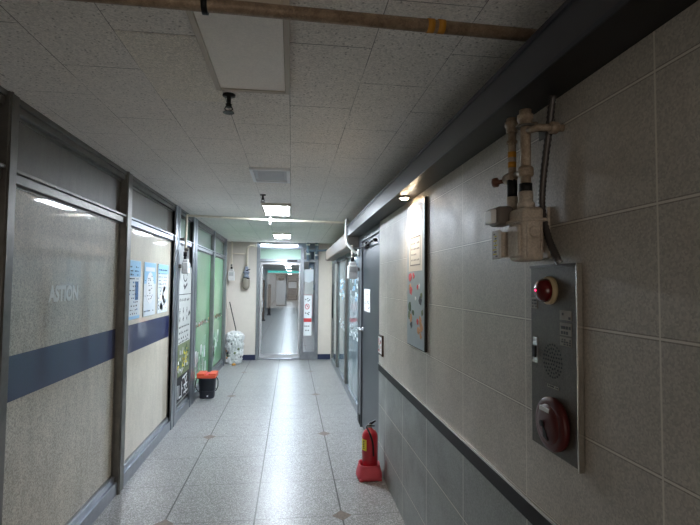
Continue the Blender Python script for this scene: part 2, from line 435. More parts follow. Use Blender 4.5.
# green bays: thin mosaic text band and white scribble-like film cuts
def flecks(parent, name, y0, y1, z0, z1, n, mats, x=XG+.001, wmin=.012, wmax=.04, hmin=.012, hmax=.04):
    m = MB()
    for _ in range(n):
        a = random.uniform(y0, y1-wmax); b = random.uniform(z0, z1-hmax); m.m(random.randrange(len(mats)))
        m.box(x, x+.0015, a, a+random.uniform(wmin, wmax), b, b+random.uniform(hmin, hmax))
    return m.build(name, mats, parent)
W = {o.name: o for o in SC.objects}
for nm, a, b in (('window_5', 6.68, 7.95), ('window_6', 8.15, 9.38)):
    flecks(W[nm], 'mosaic_band', a, b, .96, 1.06, 70, [DARKGREENINK, TAN, PAPER, INK], wmin=.015, wmax=.06, hmin=.015, hmax=.04)
    flecks(W[nm], 'worn_white_patches', a+.1, b-.2, .22, .82, 22, [PAPER, mat('pale_green', (176, 206, 180), .5)], x=XG+.0005, wmin=.02, wmax=.10, hmin=.06, hmax=.22)

# text on the near pane
def text_obj(s, size, name, m_, loc, rot, parent=None, ext=.0006, sx=1.0):
    cu = bpy.data.curves.new(name, 'FONT'); cu.body = s; cu.size = size; cu.extrude = ext; cu.offset = .006 if size > .08 else 0
    tmp = bpy.data.objects.new(name, cu); COL.objects.link(tmp)
    dg = bpy.context.evaluated_depsgraph_get(); me = bpy.data.meshes.new_from_object(tmp.evaluated_get(dg))
    bpy.data.objects.remove(tmp)
    from mathutils import Euler
    me.transform(Matrix.Translation(loc) @ Euler(rot).to_matrix().to_4x4() @ Matrix.Diagonal((sx, 1, 1, 1)))
    me.materials.clear(); me.materials.append(m_)
    o = bpy.data.objects.new(name, me); COL.objects.link(o)
    if parent is not None:
        off = Vector((0, 0, 0)); q = parent
        while q is not None: off += q.location; q = q.parent
        me.transform(Matrix.Translation(-off)); o.parent = parent
    return o
# on a surface facing +x (left wall): text reads towards +y;   on a surface facing -x (right wall): towards -y
RL = (PI/2, 0, PI/2); RR = (PI/2, 0, -PI/2)
text_obj('ASTION', .118, 'faint_lettering', mat('pale_grey_film', (226, 226, 218), .4, coat=1), (XG+.001, 2.795, 1.505), RL, w2, sx=.84)

# ---- right: dark door, posts, glass shopfront
XD = .80
d = sthing('door_1', 'dark blue-grey steel door with a paper notice, left of the fire extinguisher', 'door', (XD, 4.8, 0))
MB().box(XD+.012, .90, 4.24, 5.32, .02, 2.10, .003).build('door_leaf', DARKSTEEL, d)
m = MB(); m.box(XD-.005, .96, 4.162, 4.24, 0, 2.18, .003); m.box(XD-.005, .96, 5.32, 5.44, 0, 2.18, .003); m.box(XD-.005, .96, 4.24, 5.32, 2.10, 2.18, .003)
m.build('door_frame', mat('grey_door_frame', (88, 92, 98), .4, .3), d)
MB().box(XD-.010, .96, 4.15, 4.162, 0, 2.18).build('edge_seal', BLACK, d)
c = MB().box(XD-.032, XD+.012, 4.88, 5.12, 2.015, 2.065, .004).build('door_closer', BLACK_METAL, d)
MB().tube([(XD-.02, 5.05, 2.02), (XD-.055, 5.30, 2.022), (XD-.012, 5.36, 2.03)], .008).tube([(XD-.03, 5.05, 2.02), (XD-.045, 4.30, 2.028)], .008).lathe((XD-.012, 4.30, 2.028), (-1, 0, 0), [(.016, 0), (.016, .04)], 12).build('closer_arm', BLACK_METAL, c)
h = MB().lathe((XD+.012, 5.22, 1.11), (-1, 0, 0), [(.026, 0), (.026, .014), (.012, .016), (.012, .05)], 16).tube([(XD-.038, 5.22, 1.11), (XD-.045, 5.08, 1.11)], .010).tube([(XD-.03, 5.22, 1.11), (XD-.035, 5.36, 1.115), (XD-.012, 5.40, 1.115)], .009).build('handle', ALU_BRIGHT, d)
MB().box(XD-.012, XD-.005, 5.34, 5.42, .03, .13).build('floor_latch', BLACK, d)
nt_ = tag(MB().box(XD+.009, XD+.012, 4.80, 5.18, 1.32, 1.56).build('paper_notice', PAPER), 'white paper notice taped to the dark door', 'notice')
flecks(nt_, 'printed_lines', 4.83, 5.15, 1.34, 1.53, 14, [GREYPRINT, INK], x=XD+.0075, wmin=.03, wmax=.08, hmin=.004, hmax=.010)

XS = .85
def rbay(name, label, y0, y1):
    t = sthing(name, label, 'window', (XS, (y0+y1)/2, 0))
    m = MB(); m.box(XS-.02, XS+.04, y0, y1, 0, .10, .003); m.box(XS-.02, XS+.04, y0, y1, 2.02, 2.12, .003); m.build('rail', ALU, t)
    m = MB(); m.box(XS-.02, XS+.04, y0, y0+.06, .10, 2.02, .003); m.box(XS-.02, XS+.04, y1-.06, y1, .10, 2.02, .003); m.build('stile', ALU_DULL, t)
    MB().box(XS+.006, XS+.014, y0+.06, y1-.06, .10, 2.02).build('pane', BLUEGLASS, t)
    return t
struct(MB().box(XS-.05, .96, 5.44, 5.60, 0, 2.18, .003).build('trim_10', mat('dark_post', (52, 56, 66), .4, .5)), 'dark post between the steel door and the right shopfront', 'post')
r1 = rbay('window_8', 'right blue-grey glass bay nearest the dark door', 5.60, 7.20)
r2 = rbay('window_9', 'middle right blue-grey glass bay', 7.24, 8.60)
r3 = rbay('window_10', 'right blue-grey glass bay nearest the end wall', 8.64, 9.70)
for r_, a, b in ((r1, 5.8, 7.0), (r2, 7.4, 8.4)):
    flecks(r_, 'window_lettering', a, b, .85, 1.05, 16, [PALEBLUE], x=XS+.0045, wmin=.04, wmax=.14, hmin=.02, hmax=.05)
    flecks(r_, 'window_poster', a, b, 1.35, 1.75, 26, [PALEBLUE, SKYBLUE], x=XS+.0045, wmin=.04, wmax=.16, hmin=.02, hmax=.07)
MB().tube([(XS-.05, 9.1, .95), (XS-.05, 9.1, 1.6)], .014).build('pull_handle', BLACK_METAL, r3)
struct(MB().box(XS, .999, 9.70, YB, 0, ZC).build('wall_right_end', WALLPAINT), 'short cream wall at the far right corner', 'wall')
# second shutter box
t = sthing('trim_11', 'beige steel shutter housing above the right glass shopfront', 'housing', (.65, 7.2, 2.1))
prof = [(.658, 2.062), (.650, 2.075), (.650, 2.235), (.658, 2.25), (.68, 2.256), (.995, 2.256), (.995, 2.122), (.83, 2.122), (.80, 2.055), (.68, 2.055)]
MB().prism([(x, 5.62, z) for x, z in prof], (0, 3.42, 0)).build('housing_body', BEIGESTEEL, t)
MB().prism([(x-.004 if x < .7 else x, 5.60, z) for x, z in prof], (0, .03, 0)).prism([(x-.004 if x < .7 else x, 9.03, z) for x, z in prof], (0, .03, 0)).build('end_plate', ALU_DULL, t)

# ---- end wall with glass door
struct(MB().box(-1.42, -.735, YB, YB+.12, 0, ZC).build('wall_back_left', WALLPAINT), 'cream end wall left of the glass door', 'wall')
struct(MB().box(.575, 1.9, YB, YB+.12, 0, ZC).build('wall_back_right', WALLPAINT), 'cream end wall right of the glass door', 'wall')
struct(MB().box(-.735, .575, YB, YB+.12, 2.385, ZC).build('wall_back_top', mat('blue_grey_paint', (140, 150, 160), .7)), 'strip of end wall above the glass door', 'wall')
struct(MB().box(-1.33, -.735, YB-.012, YB, 0, .11).build('baseboard_left', NAVYBASE), 'navy baseboard left of the door', 'baseboard')
struct(MB().box(.575, .85, YB-.012, YB, 0, .11).build('baseboard_right', NAVYBASE), 'navy baseboard right of the door', 'baseboard')
YF = YB-.02
fr = sthing('door_2', 'aluminium-framed clear glass door at the end of the corridor', 'door', (-.24, YB, 0))
m = MB()
m.box(-.735, -.665, YF, YB+.1, 0, 2.385, .004); m.box(.190, .262, YF, YB+.1, 0, 2.385, .004); m.box(.505, .575, YF, YB+.1, 0, 2.385, .004)
m.box(-.665, .190, YF, YB+.1, 2.07, 2.13, .004); m.box(.262, .505, YF, YB+.1, 2.07, 2.13, .004)
m.box(-.665, .190, YF, YB+.1, 2.345, 2.385, .004); m.box(.262, .505, YF, YB+.1, 2.345, 2.385, .004)
m.box(.262, .505, YF, YB+.1, 0, .17, .004); m.box(-.665, .19, YB, YB+.1, 0, .018)
m.build('door_frame', ALU, fr)
lf = MB()
lf.box(-.660, -.610, YB+.02, YB+.06, .03, 2.065, .003); lf.box(.155, .186, YB+.02, YB+.06, .03, 2.065, .003)
lf.box(-.610, .155, YB+.02, YB+.06, 2.01, 2.065, .003); lf.box(-.610, .155, YB+.02, YB+.06, .03, .11, .003)
leaf = lf.build('door_leaf', ALU_BRIGHT, fr)
MB().box(-.610, .155, YB+.036, YB+.044, .13, 2.01).build('glass_pane', GLASS, leaf)
MB().tube([(-.62, YB+.02, 1.22), (-.60, YB-.04, 1.22), (-.60, YB-.04, 1.02), (-.62, YB+.02, 1.02)], .011).lathe((-.62, YB+.02, 1.12), (0, -1, 0), [(.03, 0), (.03, .03)], 14).build('handle', ALU_BRIGHT, leaf)
MB().box(-.10, .12, YB-.035, YF, 2.075, 2.115, .004).build('door_closer', BLACK_METAL, fr)
MB().box(-.665, .190, YB+.04, YB+.048, 2.13, 2.345).build('transom_pane', TRANSOM, fr)
MB().box(.262, .505, YB+.04, YB+.048, 2.13, 2.345).build('side_transom_pane', GLASS, fr)
MB().box(.262, .505, YB+.04, YB+.048, .17, 2.07).build('side_pane', GLASS, fr)

# ---- corridor beyond the door
struct(MB().box(-1.6, -1.5, YB+.12, 46, 0, ZC).build('wall_far_left', mat('far_wall_paint', (150, 152, 154), .6, noise=.12, nscale=1.5)), 'pale wall of the corridor beyond the door, left', 'wall')
struct(MB().box(.95, 1.05, YB+.12, 46, 0, ZC).build('wall_far_right', MATS['far_wall_paint']), 'pale wall of the corridor beyond the door, right', 'wall')
struct(MB().box(-1.6, 1.05, 46, 46.1, 0, ZC).build('wall_far_end', MATS['far_wall_paint']), 'far end wall seen through the glass door', 'wall')
for k, yy in enumerate((12.0, 15.0, 18.0, 22.0, 26.0, 32.0, 38.0, 43.0)):
    t = thing('ceiling_light', ('nearest', 'second', 'third', 'fourth', 'fifth', 'sixth', 'seventh', 'farthest')[k]+' lit ceiling panel in the row beyond the glass door', 'light', (-.17, yy, ZC), 'lit ceiling panels beyond the glass door')
    MB().box(-.33, -.02, yy-.38, yy+.38, ZC-.022, ZC-.001).build('frame', FRAMECREAM, t)
    MB().box(-.32, -.03, yy-.37, yy+.37, ZC-.030, ZC-.022).build('diffuser', GLOWF, t)

# ================================================================ CEILING THINGS
def ceil_light(label, y0, y1, m_, group=None, fr_=FRAMECREAM, x0=-.335, x1=-.018):
    t = thing('ceiling_light', label, 'light', ((x0+x1)/2, (y0+y1)/2, ZC), group)
    m = MB(); e = .022
    m.box(x0, x0+e, y0, y1, ZC-.034, ZC-.001, .003); m.box(x1-e, x1, y0, y1, ZC-.034, ZC-.001, .003)
    m.box(x0+e, x1-e, y0, y0+e, ZC-.034, ZC-.001, .003); m.box(x0+e, x1-e, y1-e, y1, ZC-.034, ZC-.001, .003)
    m.build('frame', fr_, t)
    MB().box(x0+e, x1-e, y0+e, y1-e, ZC-.028, ZC-.004).build('diffuser', m_, t)
ceil_light('large unlit cream ceiling panel above the rusty pipe', 1.40, 2.05, OFFPANEL)
ceil_light('bright ceiling panel in front of the pale cross pipe, larger of the two lit', 5.08, 5.82, GLOWP)
ceil_light('small bright ceiling panel beyond the pale cross pipe', 8.08, 8.82, GLOWP)
ceil_light('added warm fill panel on the ceiling behind the viewer, out of view', -1.9, -1.2, GLOW_FILL)  # unseen panel, added to supply light on the nearest surfaces
v = thing('ceiling_vent', 'pale square ceiling vent in front of the lit panels', 'vent', (-.175, 3.74, ZC))
m = MB()
for a, b, c_0, c_1 in ((-.328, -.300, 3.52, 3.97), (-.050, -.022, 3.52, 3.97), (-.300, -.050, 3.52, 3.55), (-.300, -.050, 3.94, 3.97)): m.box(a, b, c_0, c_1, ZC-.02, ZC-.001, .003)
m.build('frame', mat('pale_vent_paint', (236, 238, 240), .5), v)
m = MB().box(-.300, -.050, 3.55, 3.94, ZC-.004, ZC-.001)
for k in range(8): m.box(-.275, -.075, 3.60+k*.042, 3.618+k*.042, ZC-.012, ZC-.002)
m.build('grille', mat('grey_vent_slats', (206, 210, 214), .5), v)
tag(MB().box(-.617, -.323, 1.662, 2.256, ZC-.004, ZC-.0005).build('ceiling_tile', mat('newer_ceiling_tile', (246, 240, 230), .85, fine=.2, rgb2=(226, 220, 208), nscale=60)), 'paler replacement ceiling tile beside the unlit panel', 'ceiling tile')

def sprinkler(x, y, label, m_, L_=.11):
    t = thing('sprinkler_head', label, 'sprinkler', (x, y, ZC))
    MB().lathe((x, y, ZC), (0, 0, -1), [(.030, .001), (.028, .008), (.010, .010), (.010, L_*.5), (.014, L_*.52), (.012, L_*.7)], 16).build('body', m_, t)
    m = MB()
    for sgn in (-1, 1): m.tube([(x+sgn*.010, y, ZC-L_*.62), (x+sgn*.018, y, ZC-L_*.8), (x, y, ZC-L_*.97)], .0028, 8)
    m.build('yoke', m_, t)
    MB().lathe((x, y, ZC-L_), (0, 0, 1), [(.026, 0), (.024, .003), (.006, .005)], 16).build('deflector', m_, t)
sprinkler(-.298, 2.17, 'black sprinkler head hanging below the unlit panel', BLACK_METAL, .085)
sprinkler(-.290, 4.62, 'small grey sprinkler head in front of the first lit panel', GREYMETAL, .075)

p = thing('ceiling_pipe', 'thick rusty brown pipe crossing the ceiling close to the viewer', 'pipe', (0, 1.345, 2.40))
MB().tube([(-1.27, 1.325, 2.405), (-.3, 1.33, 2.40), (.93, 1.36, 2.40)], .019, 20).build('pipe_run', PIPE_RUST, p)
m = MB()
for x in (.395, .428): m.tube([(x, 1.346, 2.40), (x+.021, 1.3465, 2.40)], .0205, 20)
m.build('yellow_marker', ORANGE, p)
MB().tube([(-.262, 1.331, 2.40), (-.246, 1.331, 2.40)], .026, 18).box(-.262, -.246, 1.325, 1.337, 2.41, ZC-.035).box(-.275, -.233, 1.327, 1.335, 2.385, 2.415).build('hanger', BLACK_METAL, p)

p = thing('ceiling_pipe', 'thin cream pipe crossing the ceiling between the two lit panels', 'pipe', (0, 5.88, 2.40))
MB().tube([(-1.245, 5.70, 2.405), (-.28, 5.88, 2.40), (.70, 5.95, 2.40), (.93, 5.96, 2.40)], .014, 14).build('pipe_run', PIPE_CREAM, p)
MB().lathe((-.30, 5.876, 2.40), (1, 0, 0), [(.020, 0), (.024, .01), (.024, .04), (.020, .05)], 16).box(-.283, -.267, 5.872, 5.886, 2.345, ZC-.001).build('hanger_joint', WHITE, p)

# downlight in the housing
t = thing('downlight', 'small lit downlight in the housing soffit above the poster', 'light', (.715, 2.94, 2.178))
m = MB(); m.lathe((.715, 2.94, 2.177), (0, 0, -1), [(.040, .0), (.040, .004), (.030, .006)], 24); m.build('trim_ring', ALU_BRIGHT, t)
MB().lathe((.715, 2.94, 2.171), (0, 0, -1), [(.028, 0), (.022, .006), (.002, .009)], 20).build('bulb', BULB, t)
ld = bpy.data.lights.new('downlight_lamp', 'SPOT'); ld.energy = SPOT_W; ld.color = (1, .86, .70); ld.spot_size = 2.6; ld.spot_blend = .8; ld.shadow_soft_size = .02
lo = bpy.data.objects.new('downlight_lamp', ld); COL.objects.link(lo); lo.parent = t; lo.location = (0, 0, -.025)

# ================================================================ RIGHT WALL THINGS
# detector / alarm panel
XP = .769
t = thing('fire_alarm_panel', 'tall grey steel fire alarm panel on the right wall with red lamp and bell', 'alarm panel', (XR, 1.29, 1.12))
MB().box(XP, XR-.001, 1.190, 1.435, 1.125, 1.675, .002).build('face_plate', PLATE, t)
MB().box(XP-.003, XR-.002, 1.184, 1.190, 1.118, 1.680, .001).build('side_edge', EDGE, t)
MB().box(XP-.004, XP, 1.186, 1.435, 1.672, 1.680).build('top_edge', GREYMETAL, t)
lamp = MB().lathe((XP, 1.320, 1.603), (-1, 0, 0), [(.042, 0), (.042, .010), (.037, .014)], 32).build('lamp_ring', CREAMRING, t)
MB().lathe((XP-.012, 1.320, 1.603), (-1, 0, 0), [(.036, 0), (.035, .012), (.030, .024), (.018, .032), (.002, .035)], 32).build('red_lens', REDLENS, lamp)
MB().lathe((XP-.045, 1.320, 1.603), (-1, 0, 0), [(.004, 0), (.003, .003)], 10).build('glowing_led', LED, lamp)
bell = MB().lathe((XP, 1.300, 1.215), (-1, 0, 0), [(.074, 0), (.077, .008), (.077, .016), (.072, .022), (.060, .024)], 44).build('bell', BELLRED, t)
MB().lathe((XP-.022, 1.300, 1.215), (-1, 0, 0), [(.058, 0), (.056, .004), (.034, .009), (.010, .011)], 36).build('bell_cover', BELLRED, bell)
MB().box(XP-.031, XP-.024, 1.285, 1.335, 1.250, 1.262).build('bell_label', PAPER, bell)
MB().lathe((XP-.035, 1.312, 1.215), (-1, 0, 0), [(.009, 0), (.009, .004)], 12).prism([(XP-.034, 1.308, 1.215), (XP-.034, 1.314, 1.215), (XP-.034, 1.310, 1.178), (XP-.034, 1.285, 1.172)], (.004, 0, 0)).build('bell_slot', BLACK, bell)
m = MB(); cyy, czz = 1.312, 1.395
for ring, cnt in ((0, 1), (.012, 6), (.024, 12), (.036, 18), (.048, 24)):
    for k in range(cnt):
        a = 2*PI*k/cnt; m.lathe((XP+.0005, cyy+ring*math.cos(a), czz+ring*math.sin(a)), (-1, 0, 0), [(.0036, 0), (.003, .0015)], 8)
m.build('speaker_grille', BLACK, t)
MB().box(XP-.002, XP+.001, 1.395, 1.420, 1.375, 1.455).m(1).box(XP-.008, XP-.002, 1.399, 1.416, 1.392, 1.430, .002).build('switch', [ALU_BRIGHT, BLACK], t)
def panel_label(y0, y1, z0, z1, rows, cols, nm='printed_label'):
    o = MB().box(XP-.0015, XP, y0, y1, z0, z1).build(nm, mat('aged_label', (150, 144, 132), .6), t)
    m = MB(); 
    for r_ in range(rows):
        for c_ in range(cols):
            if random.random() < .85:
                a = y0+.003+(y1-y0-.006)*c_/cols; b = z0+.003+(z1-z0-.006)*r_/rows
                m.box(XP-.0022, XP-.0014, a, a+(y1-y0)/cols*random.uniform(.35, .75), b, b+(z1-z0)/rows*.5)
    m.build('label_print', INK, o)
panel_label(1.214, 1.270, 1.582-.062, 1.582-.035, 2, 3); panel_label(1.214, 1.270, 1.582-.105, 1.582-.070, 2, 4)
panel_label(1.214, 1.270, 1.582-.135, 1.582-.110, 3, 4); panel_label(1.395, 1.430, 1.545, 1.580, 3, 3)
panel_label(1.28, 1.34, 1.315, 1.323, 1, 8)

# near gas meter with its pipes
g = thing('gas_meter', 'large beige gas meter hanging on the right wall above the alarm panel', 'gas meter', (XR, 1.36, 1.69))
body = MB().box(.668, .735, 1.288, 1.385, 1.690, 1.850, .013, 3).build('meter_body', METER_BODY, g)
MB().box(.662, .741, 1.282, 1.391, 1.806, 1.816, .003).build('casting_flange', METER_BODY, body)
MB().box(.658, .670, 1.300, 1.372, 1.700, 1.798, .006).build('front_casting', METER_BODY, body)
MB().lathe((.702, 1.289, 1.775), (0, -1, 0), [(.017, 0), (.017, .005), (.013, .007)], 24).build('round_cap', METER_BODY, body)
MB().box(.677, .683, 1.283, 1.290, 1.70, 1.800, .002).build('side_rib', METER_BODY, body); MB().box(.720, .726, 1.283, 1.290, 1.70, 1.800, .002).build('side_rib', METER_BODY, body)
MB().box(.774, .784, 1.34, 1.43, 1.70, 1.86, .003).build('wall_plate', METER_BODY, g)
MB().box(.733, .775, 1.36, 1.382, 1.72, 1.82, .002).build('mounting_block', METER_BODY, g)
MB().box(.636, .690, 1.385, 1.462, 1.806, 1.866, .010).build('counter_housing', mat('dark_meter_housing', (110, 102, 94), .4), g)
MB().box(.620, .640, 1.398, 1.456, 1.812, 1.858, .006).build('counter_window', mat('clear_white_counter', (244, 246, 246), .2, coat=.6), g)
lb_ = MB().box(.640, .650, 1.392, 1.440, 1.700, 1.790, .002).build('label_plate', PAPER, g)
MB().box(.648, .700, 1.392, 1.43, 1.705, 1.785, .004).build('label_bracket', METER_BODY, g)
m = MB()
for k in range(11): m.m(k % 2).box(.6392, .6402, 1.397+random.random()*.02, 1.410+random.random()*.024, 1.706+k*.007, 1.710+k*.007)
m.build('label_print', [INK, YELLOW], lb_)
MB().tube([(.70, 1.420, 1.860), (.70, 1.420, 1.90)], .018, 16).build('pipe_coupling', METER_BODY, g)
MB().lathe((.70, 1.332, 1.845), (0, 0, 1), [(.026, 0), (.026, .02), (.021, .024), (.021, .055)], 18).build('pipe_coupling', METER_BODY, g)
MB().tube([(.70, 1.420, 1.898), (.70, 1.420, 1.955)], .0155, 14).build('black_joint', BLACK, g)
MB().tube([(.70, 1.332, 1.897), (.70, 1.332, 1.925)], .019, 14).build('black_joint', BLACK, g)
pa = MB().tube([(.70, 1.420, 1.95), (.70, 1.420, 2.128)], .0125, 16).lathe((.70, 1.420, 2.110), (0, 0, 1), [(.018, 0), (.018, .018), (.022, .020), (.022, .034), (.018, .036), (.016, .046)], 18).tube([(.70, 1.42, 2.075), (.70, 1.42, 2.082)], .017, 16).tube([(.70, 1.42, 2.14), (.735, 1.42, 2.14), (XR, 1.42, 2.14)], .010, 12).build('inlet_pipe', PIPE_BEIGE, g)
m = MB()
for z in (1.995, 2.028): m.tube([(.70, 1.42, z), (.70, 1.42, z+.018)], .0132, 16)
m.build('yellow_marker', ORANGE, pa)
vl = MB().lathe((.70, 1.435, 1.965), (0, 1, 0), [(.014, -.03), (.018, -.02), (.018, .02), (.012, .03)], 16).build('valve', PIPE_BEIGE, g)
MB().lathe((.70, 1.462, 1.962), (-.6, .8, 0), [(.007, 0), (.007, .03), (.016, .032), (.016, .045)], 14).build('valve_handle', mat('rust_red_paint', (104, 66, 50), .5), vl)
MB().tube([(.70, 1.332, 1.92), (.70, 1.332, 2.135)], .0155, 16).lathe((.70, 1.332, 1.945), (0, 0, 1), [(.019, 0), (.023, .006), (.023, .026), (.019, .032)], 18).lathe((.70, 1.332, 2.105), (0, 0, 1), [(.020, 0), (.020, .012), (.024, .014), (.024, .030), (.018, .034), (.018, .046)], 18).tube([(.70, 1.332, 1.963), (.70, 1.40, 1.968)], .009, 12).tube([(.70, 1.332, 2.085), (.715, 1.28, 2.082), (XR, 1.27, 2.08)], .011, 12).lathe((.745, 1.275, 2.081), (1, 0, 0), [(.014, 0), (.018, .004), (.018, .022), (.014, .026)], 14).build('outlet_pipe', PIPE_BEIGE, g)
MB().tube([(.70, 1.332, 2.098), (.70, 1.332, 2.103)], .027, 16).tube([(.70, 1.36, 2.10), (XR, 1.36, 2.10)], .004, 8).box(XR-.004, XR-.0005, 1.31, 1.40, 2.08, 2.12).build('pipe_clamp', ALU_DULL, g)

# flexible conduit
ctrl = [(.757, 1.274, 2.176), (.757, 1.280, 2.160), (.757, 1.304, 2.062), (.757, 1.334, 1.942), (.757, 1.341, 1.851), (.757, 1.310, 1.765), (.757, 1.270, 1.706), (.765, 1.262, 1.682)]
def smooth_path(c, n):
    pts = []
    P = [Vector(c[0])]+[Vector(q) for q in c]+[Vector(c[-1])]
    for i in range(1, len(P)-2):
        for k in range(n):
            u = k/n; a, b, d_, e = P[i-1], P[i], P[i+1], P[i+2]
            pts.append(.5*((2*b)+(-a+d_)*u+(2*a-5*b+4*d_-e)*u*u+(-a+3*b-3*d_+e)*u**3))
    pts.append(Vector(c[-1])); return pts
pts = smooth_path(ctrl, 14)
cd = MB().tube(pts, [.0115 if i % 2 else .0092 for i in range(len(pts))], 12).build('flexible_conduit', GREYMETAL)
tag(cd, 'grey corrugated conduit running down to the alarm panel', 'conduit')
MB().tube([pts[-8], pts[-4], pts[-1]], .0105, 12).build('end_fitting', ALU_BRIGHT, cd)

# poster under the downlight
ps = thing('wall_poster', 'tall narrow poster with colourful patches under the downlight', 'poster', (XR, 2.85, 1.22))
MB().box(XR-.016, XR-.001, 2.652, 3.062, 1.226, 2.135).build('backing_board', mat('dark_board_edge', (52, 48, 46), .6), ps)
pr_ = MB().box(XR-.018, XR-.016, 2.657, 3.058, 1.230, 2.131).build('printed_sheet', POSTERBG, ps)
m = MB(); X0 = XR-.0195
m.box(X0+.0008, XR-.018, 2.70, 3.02, 1.70, 2.10)
m.build('pale_upper_area', POSTERTOP, pr_)
m = MB()
for y0, y1, z0, z1 in ((2.74, 2.98, 1.735, 1.742), (2.74, 2.98, 1.91, 1.917), (2.74, 2.746, 1.735, 1.917), (2.974, 2.98, 1.735, 1.917)): m.box(X0, X0+.001, y0, y1, z0, z1)
for k in range(4):
    for q in range(6):
        if random.random() < .8: m.box(X0, X0+.001, 2.77+q*.033, 2.77+q*.033+.014, 1.765+k*.035, 1.775+k*.035)
for k in range(9): a, b = random.uniform(2.82, 2.92), random.uniform(1.95, 2.04); m.box(X0, X0+.001, a, a+.02, b, b+.016)
m.build('line_frame', mat('grey_ink', (120, 112, 104), .6), pr_)
m = MB(); pm = [REDINK, DARKGREENINK, TAN, GREENINK, PAPER, DARKGREY]
def blob(cy0, cz0, r, i):
    m.m(i); n = 9
    m.prism([(X0, cy0+r*random.uniform(.6, 1.2)*math.cos(2*PI*k/n)*1.2, cz0+r*random.uniform(.6, 1.1)*math.sin(2*PI*k/n)) for k in range(n)], (.0012, 0, 0))
for cy0, cz0, r, i in ((2.98, 1.665, .035, 0), (2.90, 1.67, .022, 0), (2.96, 1.575, .030, 0), (2.99, 1.60, .025, 2), (2.80, 1.60, .018, 0), (2.76, 1.605, .016, 4), (2.74, 1.52, .030, 5), (2.72, 1.55, .022, 3), (2.99, 1.47, .035, 1), (3.00, 1.42, .032, 3), (2.90, 1.44, .024, 1), (2.96, 1.40, .028, 2),
                       (2.95, 1.36, .026, 5), (2.74, 1.40, .032, 2), (2.72, 1.36, .030, 2), (2.80, 1.39, .024, 0), (2.78, 1.34, .026, 2), (2.70, 1.45, .020, 3), (2.85, 1.53, .014, 4), (2.73, 1.31, .02, 2)): blob(cy0, cz0, r, i)
m.build('colour_patches', pm, pr_)

s = thing('wall_sign', 'small framed picture sign on the tiled wall beside the dark door', 'sign', (XR, 4.03, 1.02))
MB().box(XR-.014, XR-.001, 3.945, 4.115, 1.00, 1.175, .002).build('frame', mat('dark_brown_frame', (64, 48, 44), .5), s)
q = MB().box(XR-.016, XR-.013, 3.962, 4.100, 1.018, 1.158).build('printed_face', PAPER, s)
m = MB()
for k in range(12): m.m(k % 3); a, b = random.uniform(3.97, 4.07), random.uniform(1.025, 1.13); m.box(XR-.017, XR-.0155, a, a+.022, b, b+.02)
m.build('printed_marks', [REDINK, TAN, INK], q)

# ================================================================ SMALL METERS
def small_meter(label, x, y, z, m_, out, pipe, w_=.10, hgt=.17, dep=.07, blobby=False):
    """x,y = body centre; out = unit vector out of its wall; pipe = centreline points of the pipe that feeds it"""
    t = thing('gas_meter', label, 'gas meter', (x, y, z))
    sx_, sy_ = (dep/2, w_/2) if abs(out[0]) > .5 else (w_/2, dep/2)
    MB().box(x-sx_, x+sx_, y-sy_, y+sy_, z-hgt/2, z+hgt*.30, .012).box(x-sx_*.7, x+sx_*.7, y-sy_*.8, y+sy_*.8, z+hgt*.30, z+hgt/2, .008).build('meter_body', m_, t)
    fx, fy = x+out[0]*(sx_+.006), y+out[1]*(sy_+.006)
    m = MB()
    if abs(out[0]) > .5: m.box(x+out[0]*sx_*.9, fx, y-sy_*.7, y+sy_*.7, z-hgt*.1, z+hgt*.22, .003)
    else: m.box(x-sx_*.7, x+sx_*.7, y+out[1]*sy_*.9, fy, z-hgt*.1, z+hgt*.22, .003)
    m.build('counter_window', GREYPRINT, t)
    MB().tube(pipe, .014, 14).build('feed_pipe', PIPE_CREAM if m_ is METER_WHITE else PIPE_BEIGE, t)
    a = Vector(pipe[-1])
    MB().tube([a+Vector((0, 0, .07)), a+Vector((0, 0, .02))], .021, 14).tube([a+Vector((0, 0, .02)), a+Vector((0, 0, -.02))], .017, 12).build('black_joint', BLACK_METAL, t)
    vv = MB().lathe(a+Vector((0, 0, .10)), out, [(.014, -.01), (.019, 0), (.019, .03), (.010, .04)], 14).build('valve', ALU_DULL, t)
    return t
tm = small_meter('pale gas meter on a post beside the tall notice board', -1.225, 5.66, 1.80, METER_WHITE, (1, 0, 0), [(-1.235, 5.70, 2.40), (-1.235, 5.68, 2.20), (-1.235, 5.66, 1.90)], .11, .17, .075)
MB().box(-1.285, -1.24, 5.60, 5.66, 2.10, 2.13).build('wall_bracket', ALU_DULL, tm); MB().box(-1.285, -1.25, 5.54, 5.62, 1.78, 1.82).build('wall_bracket', ALU_DULL, tm)
m2 = small_meter('pale gas meter on the far left corner post by the end wall', -1.235, 9.92, 1.78, METER_WHITE, (0, -1, 0), [(-1.235, 9.94, 2.476), (-1.235, 9.94, 2.2), (-1.235, 9.93, 1.88)], .13, .24, .08)
MB().box(-1.25, -1.22, 9.95, YB, 1.80, 1.83).build('wall_bracket', ALU_DULL, m2)
MB().tube([(-1.235, 9.94, 2.22), (-.985, 10.0, 2.22)], .012, 12).build('cross_pipe', PIPE_CREAM, m2)
t = thing('gas_regulator', 'grey and brown gas valve assembly with rounded bottom on the end wall', 'gas valve', (-.93, YB, 1.5))
MB().tube([(-.78, 10.04, 2.40), (-.86, 10.03, 2.40), (-.915, 10.03, 2.36), (-.93, 10.03, 2.28), (-.93, 10.03, 1.95)], .022, 14).build('feed_pipe', PIPE_CREAM, t)
MB().lathe((-.94, 10.02, 1.72), (0, 0, 1), [(.045, 0), (.065, .01), (.065, .03), (.045, .035), (.05, .10), (.07, .105), (.07, .125), (.05, .13), (.042, .20), (.032, .24)], 20).build('valve_body', mat('blue_grey_casting', (128, 136, 150), .5, noise=.2, nscale=40), t)
